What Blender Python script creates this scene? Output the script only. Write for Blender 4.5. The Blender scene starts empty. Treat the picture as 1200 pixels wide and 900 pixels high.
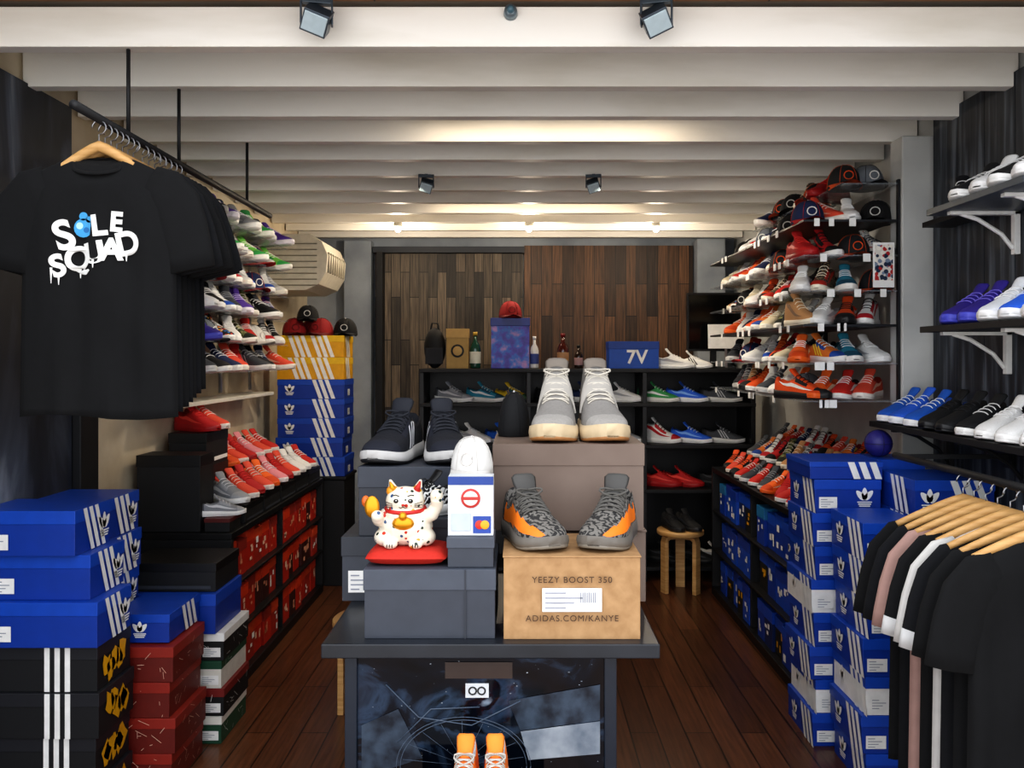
import bpy, math, random
from mathutils import Vector, Matrix
random.seed(11)
R=random.uniform
scene=bpy.context.scene
# ---------------------------------------------------------------- materials
def lin(h):
    h=h.lstrip('#'); o=[]
    for i in (0,2,4):
        c=int(h[i:i+2],16)/255
        o.append(c/12.92 if c<=0.04045 else ((c+0.055)/1.055)**2.4)
    return (*o,1)
_mc={}
def M(h,rough=.6,metal=0,var=.18,scale=25,bump=.05,emit=0,coat=0):
    k=(h,rough,metal,var,scale,bump,emit,coat)
    if k in _mc: return _mc[k]
    m=bpy.data.materials.new('mat_'+h.strip('#')); m.use_nodes=True
    nt=m.node_tree; b=nt.nodes['Principled BSDF']
    tc=nt.nodes.new('ShaderNodeTexCoord')
    n=nt.nodes.new('ShaderNodeTexNoise'); n.inputs['Scale'].default_value=scale; n.inputs['Detail'].default_value=4
    nt.links.new(tc.outputs['Object'],n.inputs['Vector'])
    c=lin(h)
    mx=nt.nodes.new('ShaderNodeMix'); mx.data_type='RGBA'
    mx.inputs[6].default_value=tuple(x*(1-var) for x in c[:3])+(1,)
    mx.inputs[7].default_value=tuple(min(1,x*(1+var)) for x in c[:3])+(1,)
    nt.links.new(n.outputs['Fac'],mx.inputs[0]); nt.links.new(mx.outputs[2],b.inputs['Base Color'])
    b.inputs['Roughness'].default_value=rough; b.inputs['Metallic'].default_value=metal
    b.inputs['Coat Weight'].default_value=coat
    if bump:
        bp=nt.nodes.new('ShaderNodeBump'); bp.inputs['Strength'].default_value=bump; bp.inputs['Distance'].default_value=.01
        nt.links.new(n.outputs['Fac'],bp.inputs['Height']); nt.links.new(bp.outputs['Normal'],b.inputs['Normal'])
    if emit:
        b.inputs['Emission Color'].default_value=c; b.inputs['Emission Strength'].default_value=emit
    _mc[k]=m; return m
def newmat(name):
    m=bpy.data.materials.new(name); m.use_nodes=True
    return m,m.node_tree,m.node_tree.nodes['Principled BSDF']
def ramp(nt,stops,interp='LINEAR'):
    r=nt.nodes.new('ShaderNodeValToRGB'); e=r.color_ramp.elements; r.color_ramp.interpolation=interp
    while len(e)<len(stops): e.new(.5)
    for x,(p,c) in zip(e,stops): x.position=p; x.color=lin(c)
    return r
def plank_mat(name,c1,c2,mortar,axis_long,axis_row,roww,length,rough=.5,grain=.5,bump=.3):
    m,nt,b=newmat(name); L=nt.links.new
    tc=nt.nodes.new('ShaderNodeTexCoord'); sp=nt.nodes.new('ShaderNodeSeparateXYZ'); L(tc.outputs['Object'],sp.inputs[0])
    cb=nt.nodes.new('ShaderNodeCombineXYZ'); L(sp.outputs[axis_long],cb.inputs[0]); L(sp.outputs[axis_row],cb.inputs[1])
    br=nt.nodes.new('ShaderNodeTexBrick'); L(cb.outputs[0],br.inputs['Vector'])
    br.inputs['Color1'].default_value=lin(c1); br.inputs['Color2'].default_value=lin(c2); br.inputs['Mortar'].default_value=lin(mortar)
    br.inputs['Scale'].default_value=1; br.inputs['Mortar Size'].default_value=.003; br.inputs['Brick Width'].default_value=length; br.inputs['Row Height'].default_value=roww
    br.offset=.37; br.inputs['Mortar Smooth'].default_value=.1
    mp=nt.nodes.new('ShaderNodeMapping'); mp.inputs['Scale'].default_value=(3,60,1); L(cb.outputs[0],mp.inputs[0])
    n=nt.nodes.new('ShaderNodeTexNoise'); n.inputs['Scale'].default_value=1.3; n.inputs['Detail'].default_value=6; L(mp.outputs[0],n.inputs['Vector'])
    rr=ramp(nt,[(.3,'#555555'),(.7,'#ffffff')]); L(n.outputs['Fac'],rr.inputs[0])
    mx=nt.nodes.new('ShaderNodeMix'); mx.data_type='RGBA'; mx.blend_type='MULTIPLY'; mx.inputs[0].default_value=grain
    L(br.outputs['Color'],mx.inputs[6]); L(rr.outputs[0],mx.inputs[7]); L(mx.outputs[2],b.inputs['Base Color'])
    b.inputs['Roughness'].default_value=rough
    bp=nt.nodes.new('ShaderNodeBump'); bp.inputs['Strength'].default_value=bump; bp.inputs['Distance'].default_value=.004
    L(n.outputs['Fac'],bp.inputs['Height']); L(bp.outputs[0],b.inputs['Normal'])
    return m
def noise_mat(name,stops,scale=(1,1,1),ns=4,detail=6,rough=.6,bump=.2,metal=0,dist=0):
    m,nt,b=newmat(name); L=nt.links.new
    tc=nt.nodes.new('ShaderNodeTexCoord'); mp=nt.nodes.new('ShaderNodeMapping'); mp.inputs['Scale'].default_value=scale
    L(tc.outputs['Object'],mp.inputs[0]); n=nt.nodes.new('ShaderNodeTexNoise'); n.inputs['Scale'].default_value=ns; n.inputs['Detail'].default_value=detail
    n.inputs['Distortion'].default_value=dist
    L(mp.outputs[0],n.inputs['Vector']); r=ramp(nt,stops); L(n.outputs['Fac'],r.inputs[0]); L(r.outputs[0],b.inputs['Base Color'])
    b.inputs['Roughness'].default_value=rough; b.inputs['Metallic'].default_value=metal
    bp=nt.nodes.new('ShaderNodeBump'); bp.inputs['Strength'].default_value=bump; bp.inputs['Distance'].default_value=.01
    L(n.outputs['Fac'],bp.inputs['Height']); L(bp.outputs[0],b.inputs['Normal'])
    return m
def wave_mat(name,ca,cb_,scale=60,dist=6,rough=.8,lo=.4,hi=.6):
    m,nt,b=newmat(name); L=nt.links.new
    tc=nt.nodes.new('ShaderNodeTexCoord'); w=nt.nodes.new('ShaderNodeTexWave'); w.inputs['Scale'].default_value=scale
    w.inputs['Distortion'].default_value=dist; w.inputs['Detail'].default_value=2; w.inputs['Detail Scale'].default_value=2; w.bands_direction='DIAGONAL'
    L(tc.outputs['Object'],w.inputs['Vector']); r=ramp(nt,[(lo,ca),(hi,cb_)]); L(w.outputs['Fac'],r.inputs[0]); L(r.outputs[0],b.inputs['Base Color'])
    b.inputs['Roughness'].default_value=rough
    bp=nt.nodes.new('ShaderNodeBump'); bp.inputs['Strength'].default_value=.3; bp.inputs['Distance'].default_value=.003
    L(w.outputs['Fac'],bp.inputs['Height']); L(bp.outputs[0],b.inputs['Normal'])
    return m
def voro_mat(name,base,stops,scale=60,thr=.3,rough=.3):
    m,nt,b=newmat(name); L=nt.links.new
    tc=nt.nodes.new('ShaderNodeTexCoord'); v=nt.nodes.new('ShaderNodeTexVoronoi'); v.inputs['Scale'].default_value=scale
    L(tc.outputs['Object'],v.inputs['Vector']); sp=nt.nodes.new('ShaderNodeSeparateColor'); L(v.outputs['Color'],sp.inputs[0])
    r=ramp(nt,stops,'CONSTANT'); L(sp.outputs[0],r.inputs[0])
    lt=nt.nodes.new('ShaderNodeMath'); lt.operation='LESS_THAN'; lt.inputs[1].default_value=thr; L(v.outputs['Distance'],lt.inputs[0])
    mx=nt.nodes.new('ShaderNodeMix'); mx.data_type='RGBA'; L(lt.outputs[0],mx.inputs[0]); mx.inputs[6].default_value=lin(base); L(r.outputs[0],mx.inputs[7])
    L(mx.outputs[2],b.inputs['Base Color']); b.inputs['Roughness'].default_value=rough
    return m
def glass_mat(name,col,alpha=.35):
    m,nt,b=newmat(name); tc=nt.nodes.new('ShaderNodeTexCoord'); n=nt.nodes.new('ShaderNodeTexNoise'); nt.links.new(tc.outputs['Object'],n.inputs['Vector'])
    r=ramp(nt,[(.3,col),(.7,col)]); nt.links.new(n.outputs['Fac'],r.inputs[0]); nt.links.new(r.outputs[0],b.inputs['Base Color'])
    b.inputs['Roughness'].default_value=.08; b.inputs['Alpha'].default_value=alpha; return m
# ---------------------------------------------------------------- mesh builder
class MB:
    def __init__(s): s.v=[];s.f=[];s.m=[];s.s=[];s.mats=[]
    def mi(s,m):
        if m not in s.mats: s.mats.append(m)
        return s.mats.index(m)
    def add(s,vs,fs,mat,smooth=False):
        o=len(s.v); s.v+= [tuple(v) for v in vs]; k=s.mi(mat) if not isinstance(mat,list) else None
        for j,f in enumerate(fs):
            s.f.append([i+o for i in f]); s.m.append(k if k is not None else s.mi(mat[j])); s.s.append(smooth)
    def box(s,x0,x1,y0,y1,z0,z1,mat,T=None):
        vs=[Vector((x,y,z)) for x in(x0,x1) for y in(y0,y1) for z in(z0,z1)]
        if T: vs=[T@v for v in vs]
        s.add(vs,[(0,1,3,2),(4,6,7,5),(0,4,5,1),(2,3,7,6),(0,2,6,4),(1,5,7,3)],mat)
    def loft(s,rings,mat,caps=True,smooth=True,closed=True):
        n=len(rings[0]); vs=[p for r in rings for p in r]; fs=[]
        for i in range(len(rings)-1):
            for j in range(n if closed else n-1):
                k=(j+1)%n; fs.append((i*n+j,i*n+k,(i+1)*n+k,(i+1)*n+j))
        if caps and closed: fs.append(tuple(range(n-1,-1,-1))); fs.append(tuple((len(rings)-1)*n+j for j in range(n)))
        s.add(vs,fs,mat,smooth)
    def tube(s,path,r,mat,n=8,flat=None):
        path=[Vector(p) for p in path]; rings=[]; ref=None
        for i,p in enumerate(path):
            t=(path[min(i+1,len(path)-1)]-path[max(i-1,0)])
            if t.length<1e-9: t=Vector((0,0,1))
            t.normalize()
            if ref is None: ref=Vector((0,0,1)) if abs(t.z)<.9 else Vector((1,0,0))
            a=t.cross(ref)
            if a.length<1e-4: a=t.cross(Vector((0,1,0)))
            a.normalize(); b=a.cross(t); ref=b
            rr=r[i] if isinstance(r,(list,tuple)) else r
            fa=flat if flat else 1
            rings.append([p+a*rr*math.cos(2*math.pi*k/n)+b*rr*fa*math.sin(2*math.pi*k/n) for k in range(n)])
        s.loft(rings,mat)
    def cyl(s,p0,p1,r0,r1,mat,n=20):
        p0=Vector(p0);p1=Vector(p1);t=(p1-p0).normalized(); a=t.cross(Vector((0,0,1)) if abs(t.z)<.9 else Vector((1,0,0))).normalized(); b=a.cross(t)
        r=lambda p,q:[p+a*q*math.cos(2*math.pi*k/n)+b*q*math.sin(2*math.pi*k/n) for k in range(n)]
        s.loft([r(p0,r0),r(p1,r1)],mat,smooth=True)
    def ell(s,c,rad,mat,nu=16,nv=10,v0=0,v1=1):
        rings=[]
        for i in range(nv+1):
            a=-math.pi/2+math.pi*(v0+(v1-v0)*i/nv); cr=max(math.cos(a),.001)
            rings.append([(c[0]+rad[0]*cr*math.cos(2*math.pi*k/nu),c[1]+rad[1]*cr*math.sin(2*math.pi*k/nu),c[2]+rad[2]*math.sin(a)) for k in range(nu)])
        s.loft(rings,mat)
    def lathe(s,prof,mat,c=(0,0,0),n=20):
        s.loft([[(c[0]+r*math.cos(2*math.pi*k/n),c[1]+r*math.sin(2*math.pi*k/n),c[2]+z) for k in range(n)] for r,z in prof],mat)
    def mesh(s,name):
        me=bpy.data.meshes.new(name); me.from_pydata(s.v,[],s.f)
        for m in s.mats: me.materials.append(m)
        me.polygons.foreach_set('material_index',s.m); me.polygons.foreach_set('use_smooth',s.s); me.update(); return me
    def obj(s,name,loc=(0,0,0),rz=0,scale=1,bevel=0,parent=None,rot=None):
        return place(s.mesh(name),name,loc,rz,scale,bevel,parent,rot)
def place(me,name,loc=(0,0,0),rz=0,scale=1,bevel=0,parent=None,rot=None):
    o=bpy.data.objects.new(name,me); scene.collection.objects.link(o)
    o.location=loc; o.rotation_euler=rot if rot else (0,0,math.radians(rz)); o.scale=(scale,)*3 if not isinstance(scale,tuple) else scale
    if bevel:
        b=o.modifiers.new('bevel','BEVEL'); b.width=bevel; b.segments=2; b.limit_method='ANGLE'; b.angle_limit=math.radians(50)
    if parent: o.parent=parent
    return o
def empty(name,loc=(0,0,0)):
    o=bpy.data.objects.new(name,None); scene.collection.objects.link(o); o.location=loc; o.empty_display_size=.05; return o
def text_mesh(body,size,offset=0.0,extrude=.0006,spacing=1):
    cu=bpy.data.curves.new('txt','FONT'); cu.body=body; cu.size=size; cu.align_x='CENTER'; cu.align_y='CENTER'; cu.extrude=extrude; cu.offset=offset; cu.space_character=spacing
    o=bpy.data.objects.new('txt',cu); scene.collection.objects.link(o)
    bpy.context.view_layer.update(); dg=bpy.context.evaluated_depsgraph_get()
    me=bpy.data.meshes.new_from_object(o.evaluated_get(dg)); bpy.data.objects.remove(o); return me
def text_on(body,size,mat,loc,rot,parent,name='lettering',**k):
    me=text_mesh(body,size,**k); me.materials.clear(); me.materials.append(mat)
    return place(me,name,loc,rot=rot,parent=parent)
# ---------------------------------------------------------------- common materials
BLACK=M('#0a0a0c',.45); BLK2=M('#111215',.6); WHITE=M('#e9e9e6',.55); DGREY=M('#343840',.6); WIRE=M('#9a9ca0',.3,1); PRINT=M('#8e93a0',.6)
BLUE=M('#1248b0',.42,var=.15); BLUE2=M('#0d3896',.42,var=.15); WOODH=noise_mat('light_wood',[(.3,'#b98a4e'),(.7,'#d8ae74')],(1,1,12),6,4,.5,.05)
# ---------------------------------------------------------------- room
FY=-.8; BY=7.0; WX=1.75; CZ=2.60
m_floor=plank_mat('floor_wood','#7a4c30','#52301d','#1a0e07',1,0,.11,1.3,.3,.6,.15)
b=MB(); b.box(-2.2,2.2,FY,BY+.1,-.1,0,m_floor); b.obj('floor')
m_wl=noise_mat('plaster_warm',[(.3,'#b8a688'),(.7,'#e6dac2')],(1,1,1),2.5,6,.8,.08)
m_cool=noise_mat('plaster_cool',[(.3,'#7b838e'),(.7,'#a9b1ba')],(1,1,1),2.5,6,.8,.08)
b=MB(); b.box(-WX-.12,-WX,1.2,BY,0,CZ,m_wl); b.obj('wall_left')
m_cw=noise_mat('plaster_right',[(.3,'#a9abaa'),(.7,'#cfd0cd')],(1,1,1),2.5,6,.8,.08)
b=MB(); b.box(WX,WX+.12,1.2,BY,0,CZ,m_cw); b.obj('wall_right')
b=MB(); b.box(-WX-.12,WX+.12,BY,BY+.1,0,CZ,m_cool); b.obj('wall_back')
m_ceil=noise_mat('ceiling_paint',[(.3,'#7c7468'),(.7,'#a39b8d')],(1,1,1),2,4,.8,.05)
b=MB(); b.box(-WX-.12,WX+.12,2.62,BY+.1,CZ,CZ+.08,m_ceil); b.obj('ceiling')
m_lint=plank_mat('lintel_wood','#a5704a','#80553a','#2a1a10',0,1,.09,1.2,.5,.5)
b=MB(); b.box(-2.1,2.1,2.2,2.6,CZ-.012,CZ+.07,m_lint); b.obj('trim_1')
m_beam=noise_mat('beam_white',[(.25,'#ddd8cc'),(.55,'#f6f3ec')],(.6,3,3),2.2,6,.5,.06)
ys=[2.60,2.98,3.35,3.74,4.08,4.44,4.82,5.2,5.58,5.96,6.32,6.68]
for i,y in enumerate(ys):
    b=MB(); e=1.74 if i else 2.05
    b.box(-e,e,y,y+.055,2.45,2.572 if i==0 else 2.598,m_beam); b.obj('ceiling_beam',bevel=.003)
m_dark=noise_mat('dark_plaster',[(.3,'#11151d'),(.47,'#232833'),(.60,'#454d5b'),(.72,'#858d98')],(1,1.6,.4),3.6,10,.6,.25,dist=.6)
b=MB(); b.box(-WX+.002,-WX+.03,1.2,3.27,0,2.46,m_dark); b.obj('wall_panel')
b=MB(); b.box(-WX+.002,-WX+.06,3.28,3.42,0,2.2,BLK2); b.obj('trim_2',bevel=.004)
m_darkw=noise_mat('dark_boards',[(.3,'#12161c'),(.5,'#272d36'),(.68,'#5c646e')],(1,9,.7),3,10,.55,.3)
b=MB()
for k in range(12):
    y=1.2+k*.197; b.box(WX-.028,WX-.002,y,y+.193,0,2.50,m_darkw)
b.obj('wall_panel')
b=MB(); b.box(1.61,WX-.003,3.6,3.72,0,2.44,m_cw); b.obj('wall_pillar',bevel=.006)
b=MB(); b.box(-1.42,-1.2,6.85,6.995,0,2.448,m_cool); b.obj('wall_pillar',bevel=.006)
b=MB(); b.box(1.40,1.62,6.75,6.995,0,2.448,m_cool); b.obj('wall_pillar',bevel=.006)
m_pl=plank_mat('cladding_grey','#8b7a66','#2a241f','#0c0a09',2,0,.075,.55,.55,.85,.4)
m_pl2=plank_mat('cladding_brown','#875f40','#2c1f17','#0c0806',2,0,.085,.7,.55,.85,.4)
b=MB(); b.box(-1.18,.02,6.93,6.995,0,2.35,m_pl); b.obj('wall_cladding')
b=MB(); b.box(.03,1.39,6.88,6.995,0,2.41,m_pl2); b.obj('wall_cladding')
b=MB(); b.box(-1.19,.03,6.86,6.995,2.352,2.40,DGREY); b.box(-1.15,-1.10,6.80,6.925,0,2.35,BLK2); b.obj('trim_3')
# ---------------------------------------------------------------- sneakers
def it(tab,t):
    if t<=tab[0][0]: return tab[0][1]
    for (a,x),(c,y) in zip(tab,tab[1:]):
        if t<=c:
            k=(t-a)/(c-a); return x+(y-x)*k
    return tab[-1][1]
WT=[(0,.016),(.02,.024),(.06,.031),(.15,.036),(.3,.034),(.45,.036),(.6,.043),(.75,.048),(.85,.046),(.93,.037),(.975,.025),(1,.012)]
STY={
 'low':dict(H=[(0,.078),(.04,.092),(.1,.088),(.25,.076),(.34,.086),(.42,.104),(.5,.096),(.6,.083),(.7,.070),(.8,.059),(.9,.050),(.96,.040),(1,.026)],S=[(0,.026),(.5,.022),(1,.020)],op=.38),
 'run':dict(H=[(0,.088),(.04,.104),(.1,.096),(.25,.080),(.34,.090),(.42,.110),(.5,.100),(.6,.085),(.7,.070),(.8,.058),(.9,.049),(.96,.040),(1,.028)],S=[(0,.040),(.1,.036),(.5,.030),(.8,.024),(1,.022)],op=.38),
 'high':dict(H=[(0,.115),(.04,.142),(.1,.146),(.2,.140),(.3,.145),(.38,.150),(.45,.130),(.55,.102),(.65,.082),(.75,.068),(.85,.058),(.93,.048),(1,.028)],S=[(0,.032),(.5,.028),(1,.024)],op=.34)}
def sneaker_mesh(up,sole,acc,lace,toe=None,heel=None,style='low',mark='stripes',hero=False,side=1,outsole=None,inn=None,band=None,strap=None):
    b=MB(); st=STY[style]; L=.292
    N=44 if hero else 20; K=24 if hero else 14
    ts=[]
    for i in range(N+1):
        q=i/N; ts.append(.5-.5*math.cos(math.pi*q)*(.6+.4*abs(math.cos(math.pi*q))))
    ts[0]=0;ts[-1]=1
    inn=inn or BLK2; toe=toe or up; heel=heel or up
    op=st['op']
    def cx(t): return side*(.006*math.sin(math.pi*t)-.008*max(0,t-.6)**1.2*2)
    def S(t,u,off=0):
        w=it(WT,t)*.95+off; H=it(st['H'],t)+off; s=it(st['S'],t)-.004
        s+=.010*max(0,(t-.72)/.28)**2; H=max(H,s+.004)
        o=min(1,max(0,(t-.045)/.03))*min(1,max(0,(op+.03-t)/.04))
        ex=.95-.3*min(1,max(0,(t-.6)/.3)); a=u*math.pi/2
        sg=1 if u>=0 else -1
        xc=w*sg*abs(math.sin(a))**(.75 if t>.5 else .62); zc=s+(H-s)*max(0,math.cos(a))**(ex*.9)
        au=abs(u)
        if au>=.5:
            v=(1-au)/.5; tall=min(1,(H-s)/.13); xo=w*sg*(1-.28*v**1.4*(.6+.6*tall)+.06*math.sin(v*math.pi)); zo=s+(H-s)*v
        else:
            q=au/.5; xo=w*sg*(q**.5)*.62; zo=s+.012+(H-s-.012)*q**5
        return Vector((cx(t)+xc*(1-o)+xo*o,(t-.5)*L,zc*(1-o)+zo*o))
    vs=[];fs=[];ms=[]
    for t in ts:
        for j in range(K+1): vs.append(S(t,-1+2*j/K))
    for i in range(N):
        for j in range(K):
            fs.append((i*(K+1)+j,(i+1)*(K+1)+j,(i+1)*(K+1)+j+1,i*(K+1)+j+1))
            t=(ts[i]+ts[i+1])/2; u=-1+2*(j+.5)/K; au=abs(u)
            if .06<t<op+.01 and au<.5: m=inn
            elif band and .50+.14*math.sin(t*5)<au<.86+.06*math.sin(t*5) and .2<t<.97 and (u*side>0): m=band
            elif t>.84: m=toe
            elif t<.13: m=heel
            elif not band and not strap and toe is not up and op+.05<t<.70 and .30<au<.55: m=toe
            else: m=up
            ms.append(m)
    fs.append(tuple(range(K,-1,-1)));ms.append(heel)
    fs.append(tuple(N*(K+1)+j for j in range(K+1)));ms.append(toe)
    b.add(vs,fs,ms,True)
    rings=[];rings2=[]
    for t in ts:
        w=it(WT,t); s=it(st['S'],t); z0=.010*max(0,(t-.72)/.28)**2; s+=z0; c=cx(t); y=(t-.5)*L
        y+= (-.004 if t<.03 else .004 if t>.97 else 0)
        pr=[(-.9,z0+.004),(-1.03,z0+.007),(-1.07,z0+(s-z0)*.6),(-1.03,s+.001),(-.92,s+.003),(.92,s+.003),(1.03,s+.001),(1.07,z0+(s-z0)*.6),(1.03,z0+.007),(.9,z0+.004)]
        rings.append([(c+w*p,y,z) for p,z in pr])
        p2=[(-.93,z0),(-1.02,z0+.003),(-1.0,z0+.008),(1.0,z0+.008),(1.02,z0+.003),(.93,z0)]
        rings2.append([(c+w*p,y,z) for p,z in p2])
    b.loft(rings,sole); b.loft(rings2,outsole or sole)
    tt=op+.09; p0=S(tt,0); rr=[]
    for k,(dy,dz,wd) in enumerate([(0,-.006,.018),(-.012,.006,.022),(-.024,.018,.025),(-.034,.030,.026),(-.038,.036,.020)]):
        rr.append([(p0.x+wd*math.cos(2*math.pi*q/10),p0.y+dy+.004*math.sin(2*math.pi*q/10)+.25*abs(wd*math.cos(2*math.pi*q/10))*-1,p0.z+dz+.003*math.sin(2*math.pi*q/10)) for q in range(10)])
    b.loft(rr,(acc if mark=='none' else lace) if hero else up)
    nl=6 if hero else 4
    for i in range(nl):
        t=op+.07+i*(.27/nl)
        u0=.36
        for sgn in ((1,-1) if hero else (0,)):
            pts=[]
            for k in range(7):
                q=-1+k/3; pts.append(S(t+sgn*q*.016,q*u0,.0025+.001*(1-q*q)))
            b.tube(pts,.0026 if hero else .003,lace,6 if hero else 4,flat=.7)
    if hero:
        t=op+.07
        for sg in(-1,1):
            c=S(t+.01,0,.006); b.tube([c+Vector((sg*.028*math.sin(a)*1.0,.012*(1-math.cos(a)),.006*math.sin(a)-.006*(1-math.cos(a)))) for a in [k*math.pi/5 for k in range(6)]],.0022,lace,6)
    def patch(fn,n,mat):
        vs=[];fs=[]
        for i in range(n+1):
            (t1,u1),(t2,u2)=fn(i/n); vs+= [S(t1,u1,.0022),S(t2,u2,.0022)]
        for i in range(n): fs.append((2*i,2*i+2,2*i+3,2*i+1))
        b.add(vs,fs,mat,True)
    for sg in(-1,1):
        if mark=='stripes':
            for k in range(3):
                t0=.40+k*.075
                patch(lambda q,t0=t0:((t0+.09-.13*q,sg*(.93-.45*q)),(t0+.125-.13*q,sg*(.93-.45*q))),5,acc)
        elif mark=='swoosh':
            patch(lambda q:((.80-.66*q,sg*(.72+.14*math.sin(q*2.4)-.22*q*q)-sg*.12*math.sin(math.pi*min(1,q*1.0))**.8),(.80-.66*q,sg*(.74+.14*math.sin(q*2.4)-.22*q*q))),8,acc)
    if strap:
        for t0,t1 in [(op+.10,op+.22)]:
            vs=[];fs=[];K2=14
            for t in(t0,t1):
                for j in range(K2+1): vs.append(S(t,-.8+1.6*j/K2,.005))
            for t in(t1,t0):
                for j in range(K2+1): vs.append(S(t,-.8+1.6*j/K2,.001))
            n=K2+1
            for r in range(3):
                for j in range(K2): fs.append((r*n+j,(r+1)*n+j,(r+1)*n+j+1,r*n+j+1))
            b.add(vs,fs,strap,True)
    return b.mesh('sneaker')
F=lambda h:M(h,.75,scale=180,bump=.15,var=.12)
PALS={ # up, sole, acc, lace, toe, heel, style, mark
 'red':('#b81c1e','#a8181c','#ec4a3c','#d8322c',None,None,'run','swoosh'),
 'redw':('#c4281f','#e8e6e2','#f2f0ec','#f0efec','#c4281f','#1a1a1c','low','swoosh'),
 'coral':('#dc5038','#e9e2da','#f4b8a0','#f0d8cf',None,'#c23528','run','swoosh'),
 'orange':('#e2581b','#efefea','#1b1b1d','#f08a40',None,'#1a1a1c','high','swoosh'),
 'orange2':('#ee6a22','#e8641e','#f6d9b8','#f2f0ea','#d24a12',None,'low','swoosh'),
 'orangeb':('#e4531a','#1b1b1d','#f4f0e8','#16171a','#16171a','#e4531a','run','swoosh'),
 'white':('#e6e6e4','#ededeb','#a8aaae','#f4f4f4',None,'#c0c2c6','low','swoosh'),
 'whitestr':('#e9e9e7','#f0f0ee','#17181b','#f4f4f4',None,'#17181b','low','stripes'),
 'whiteblue':('#e3e6ea','#f0f0ee','#2355b8','#f4f4f4',None,'#2355b8','run','stripes'),
 'blackw':('#131417','#ececea','#f0f0f0','#e0e0e0',None,None,'low','stripes'),
 'black':('#121316','#1a1b1e','#33353a','#222327',None,None,'run','swoosh'),
 'blackhi':('#15161a','#e8e6e2','#b02024','#e6e6e6','#ececea',None,'high','swoosh'),
 'bred':('#b81c20','#ececea','#121316','#121316','#121316','#121316','high','swoosh'),
 'navy':('#1c2a52','#e9e7e2','#cfd6e2','#e8e8ea',None,'#0f1830','run','stripes'),
 'blue':('#1f5ec2','#f0f0ee','#f3f3f3','#e8eefa',None,'#153d86','low','stripes'),
 'bright':('#2a63d6','#eaecef','#7fb0ff','#dfe9ff',None,None,'run','swoosh'),
 'teal':('#2d86a0','#e9e7e2','#f3f3f3','#e8e8ea','#1d4f66',None,'run','swoosh'),
 'green':('#3f9a58','#e9e7e2','#f3f3f3','#e8f2e8',None,'#1f5a38','run','swoosh'),
 'lime':('#7fd05a','#efefe8','#2b7a3c','#f3f3e8','#3fae5a',None,'run','swoosh'),
 'yellow':('#d8b42a','#1b1b1d','#23408a','#e8e0b8','#3a5a3a',None,'low','stripes'),
 'purple':('#5a3aa0','#e6e2ee','#2a1a5a','#cbbde8',None,'#33206a','run','swoosh'),
 'purple2':('#33258a','#4a4fc0','#8d8cf0','#7a6fd8',None,None,'run','stripes'),
 'grey':('#8b8e94','#ededeb','#d9dadd','#d8d8dc','#a3a6ab','#55585e','run','swoosh'),
 'greyhi':('#a9aaac','#e6e0d4','#6f7176','#e0e0e0','#cfcfcd',None,'high','swoosh'),
 'dgrey':('#3f434a','#cfd0cf','#a9adb3','#9a9da3',None,'#23262b','run','stripes'),
 'tan':('#b88a5c','#e9dfca','#7a5230','#efe3cc',None,None,'high','swoosh'),
 'cream':('#d8ccb0','#efe9da','#b09a6c','#efe9da',None,'#a88f5e','low','stripes'),
 'pink':('#df8f98','#f0e9e6','#f6d3d6','#f7e8ea',None,None,'run','swoosh'),
 'jord':('#e8e8e6','#ececea','#b8202a','#17181b','#b8202a','#17181b','high','swoosh'),
 'jordb':('#e8e8e6','#ececea','#1f4fae','#e8e8e8','#1f4fae','#14161c','high','swoosh'),
 'multi':('#d6752a','#e8e6e2','#e6d23a','#f0efec','#244a9a','#9a1f2a','run','stripes'),
}
# printed / patterned uppers for variety
PAT={
 'camo':(voro_mat('print_camo','#6a7048',[(0,'#2c3220'),(.35,'#a39a6a'),(.65,'#4a3a24')],55,.5,.8),'#e8e4da','#20241a','#e0dccf','high'),
 'floral':(voro_mat('print_floral','#16181e',[(0,'#c83a30'),(.35,'#e8a83a'),(.6,'#3a7ac0'),(.8,'#e6e2da')],70,.45,.8),'#ececea','#c83a30','#ececea','low'),
 'speck':(voro_mat('print_speckle','#d8d6d0',[(0,'#1c1d22'),(.5,'#b8302a'),(.7,'#2a4a9a')],110,.35,.8),'#1a1b1e','#b8302a','#1a1b1e','run'),
 'cement':(wave_mat('print_cement','#8c8e92','#2a2b2f',30,14,.8,.45,.55),'#e6e4e0','#b8202a','#ececea','high'),
 'galaxy':(noise_mat('print_galaxy',[(.35,'#14163a'),(.5,'#4a2a8a'),(.6,'#c04a7a'),(.7,'#e8c0d0')],(1,1,1),22,5,.7,.05),'#dfe4ee','#e8e8f0','#e8e8f0','run'),
 'snake':(voro_mat('print_snake','#3a3230',[(0,'#b8a078'),(.5,'#8a7048')],120,.4,.7),'#efe6d2','#b02a1a','#efe6d2','high'),
}
SM={}
def skey(k):
    if k not in SM:
        if k in PAT:
            p=PAT[k]; SM[k]=sneaker_mesh(p[0],M(p[1],.5),M(p[2],.5),M(p[3],.8),M(p[2],.7) if p[4]=='high' else None,None,p[4],'swoosh')
        else:
            p=PALS[k]; SM[k]=sneaker_mesh(F(p[0]),M(p[1],.5),M(p[2],.5),M(p[3],.8),F(p[4]) if p[4] else None,F(p[5]) if p[5] else None,p[6],p[7])
    return SM[k]
def hi(k): return (PAT[k][4] if k in PAT else PALS[k][6])=='high'
def snk(k,x,y,z,rz,sc=1,parent=None):
    return place(skey(k),'sneaker',(x,y,z),rz,sc,0,parent)
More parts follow.
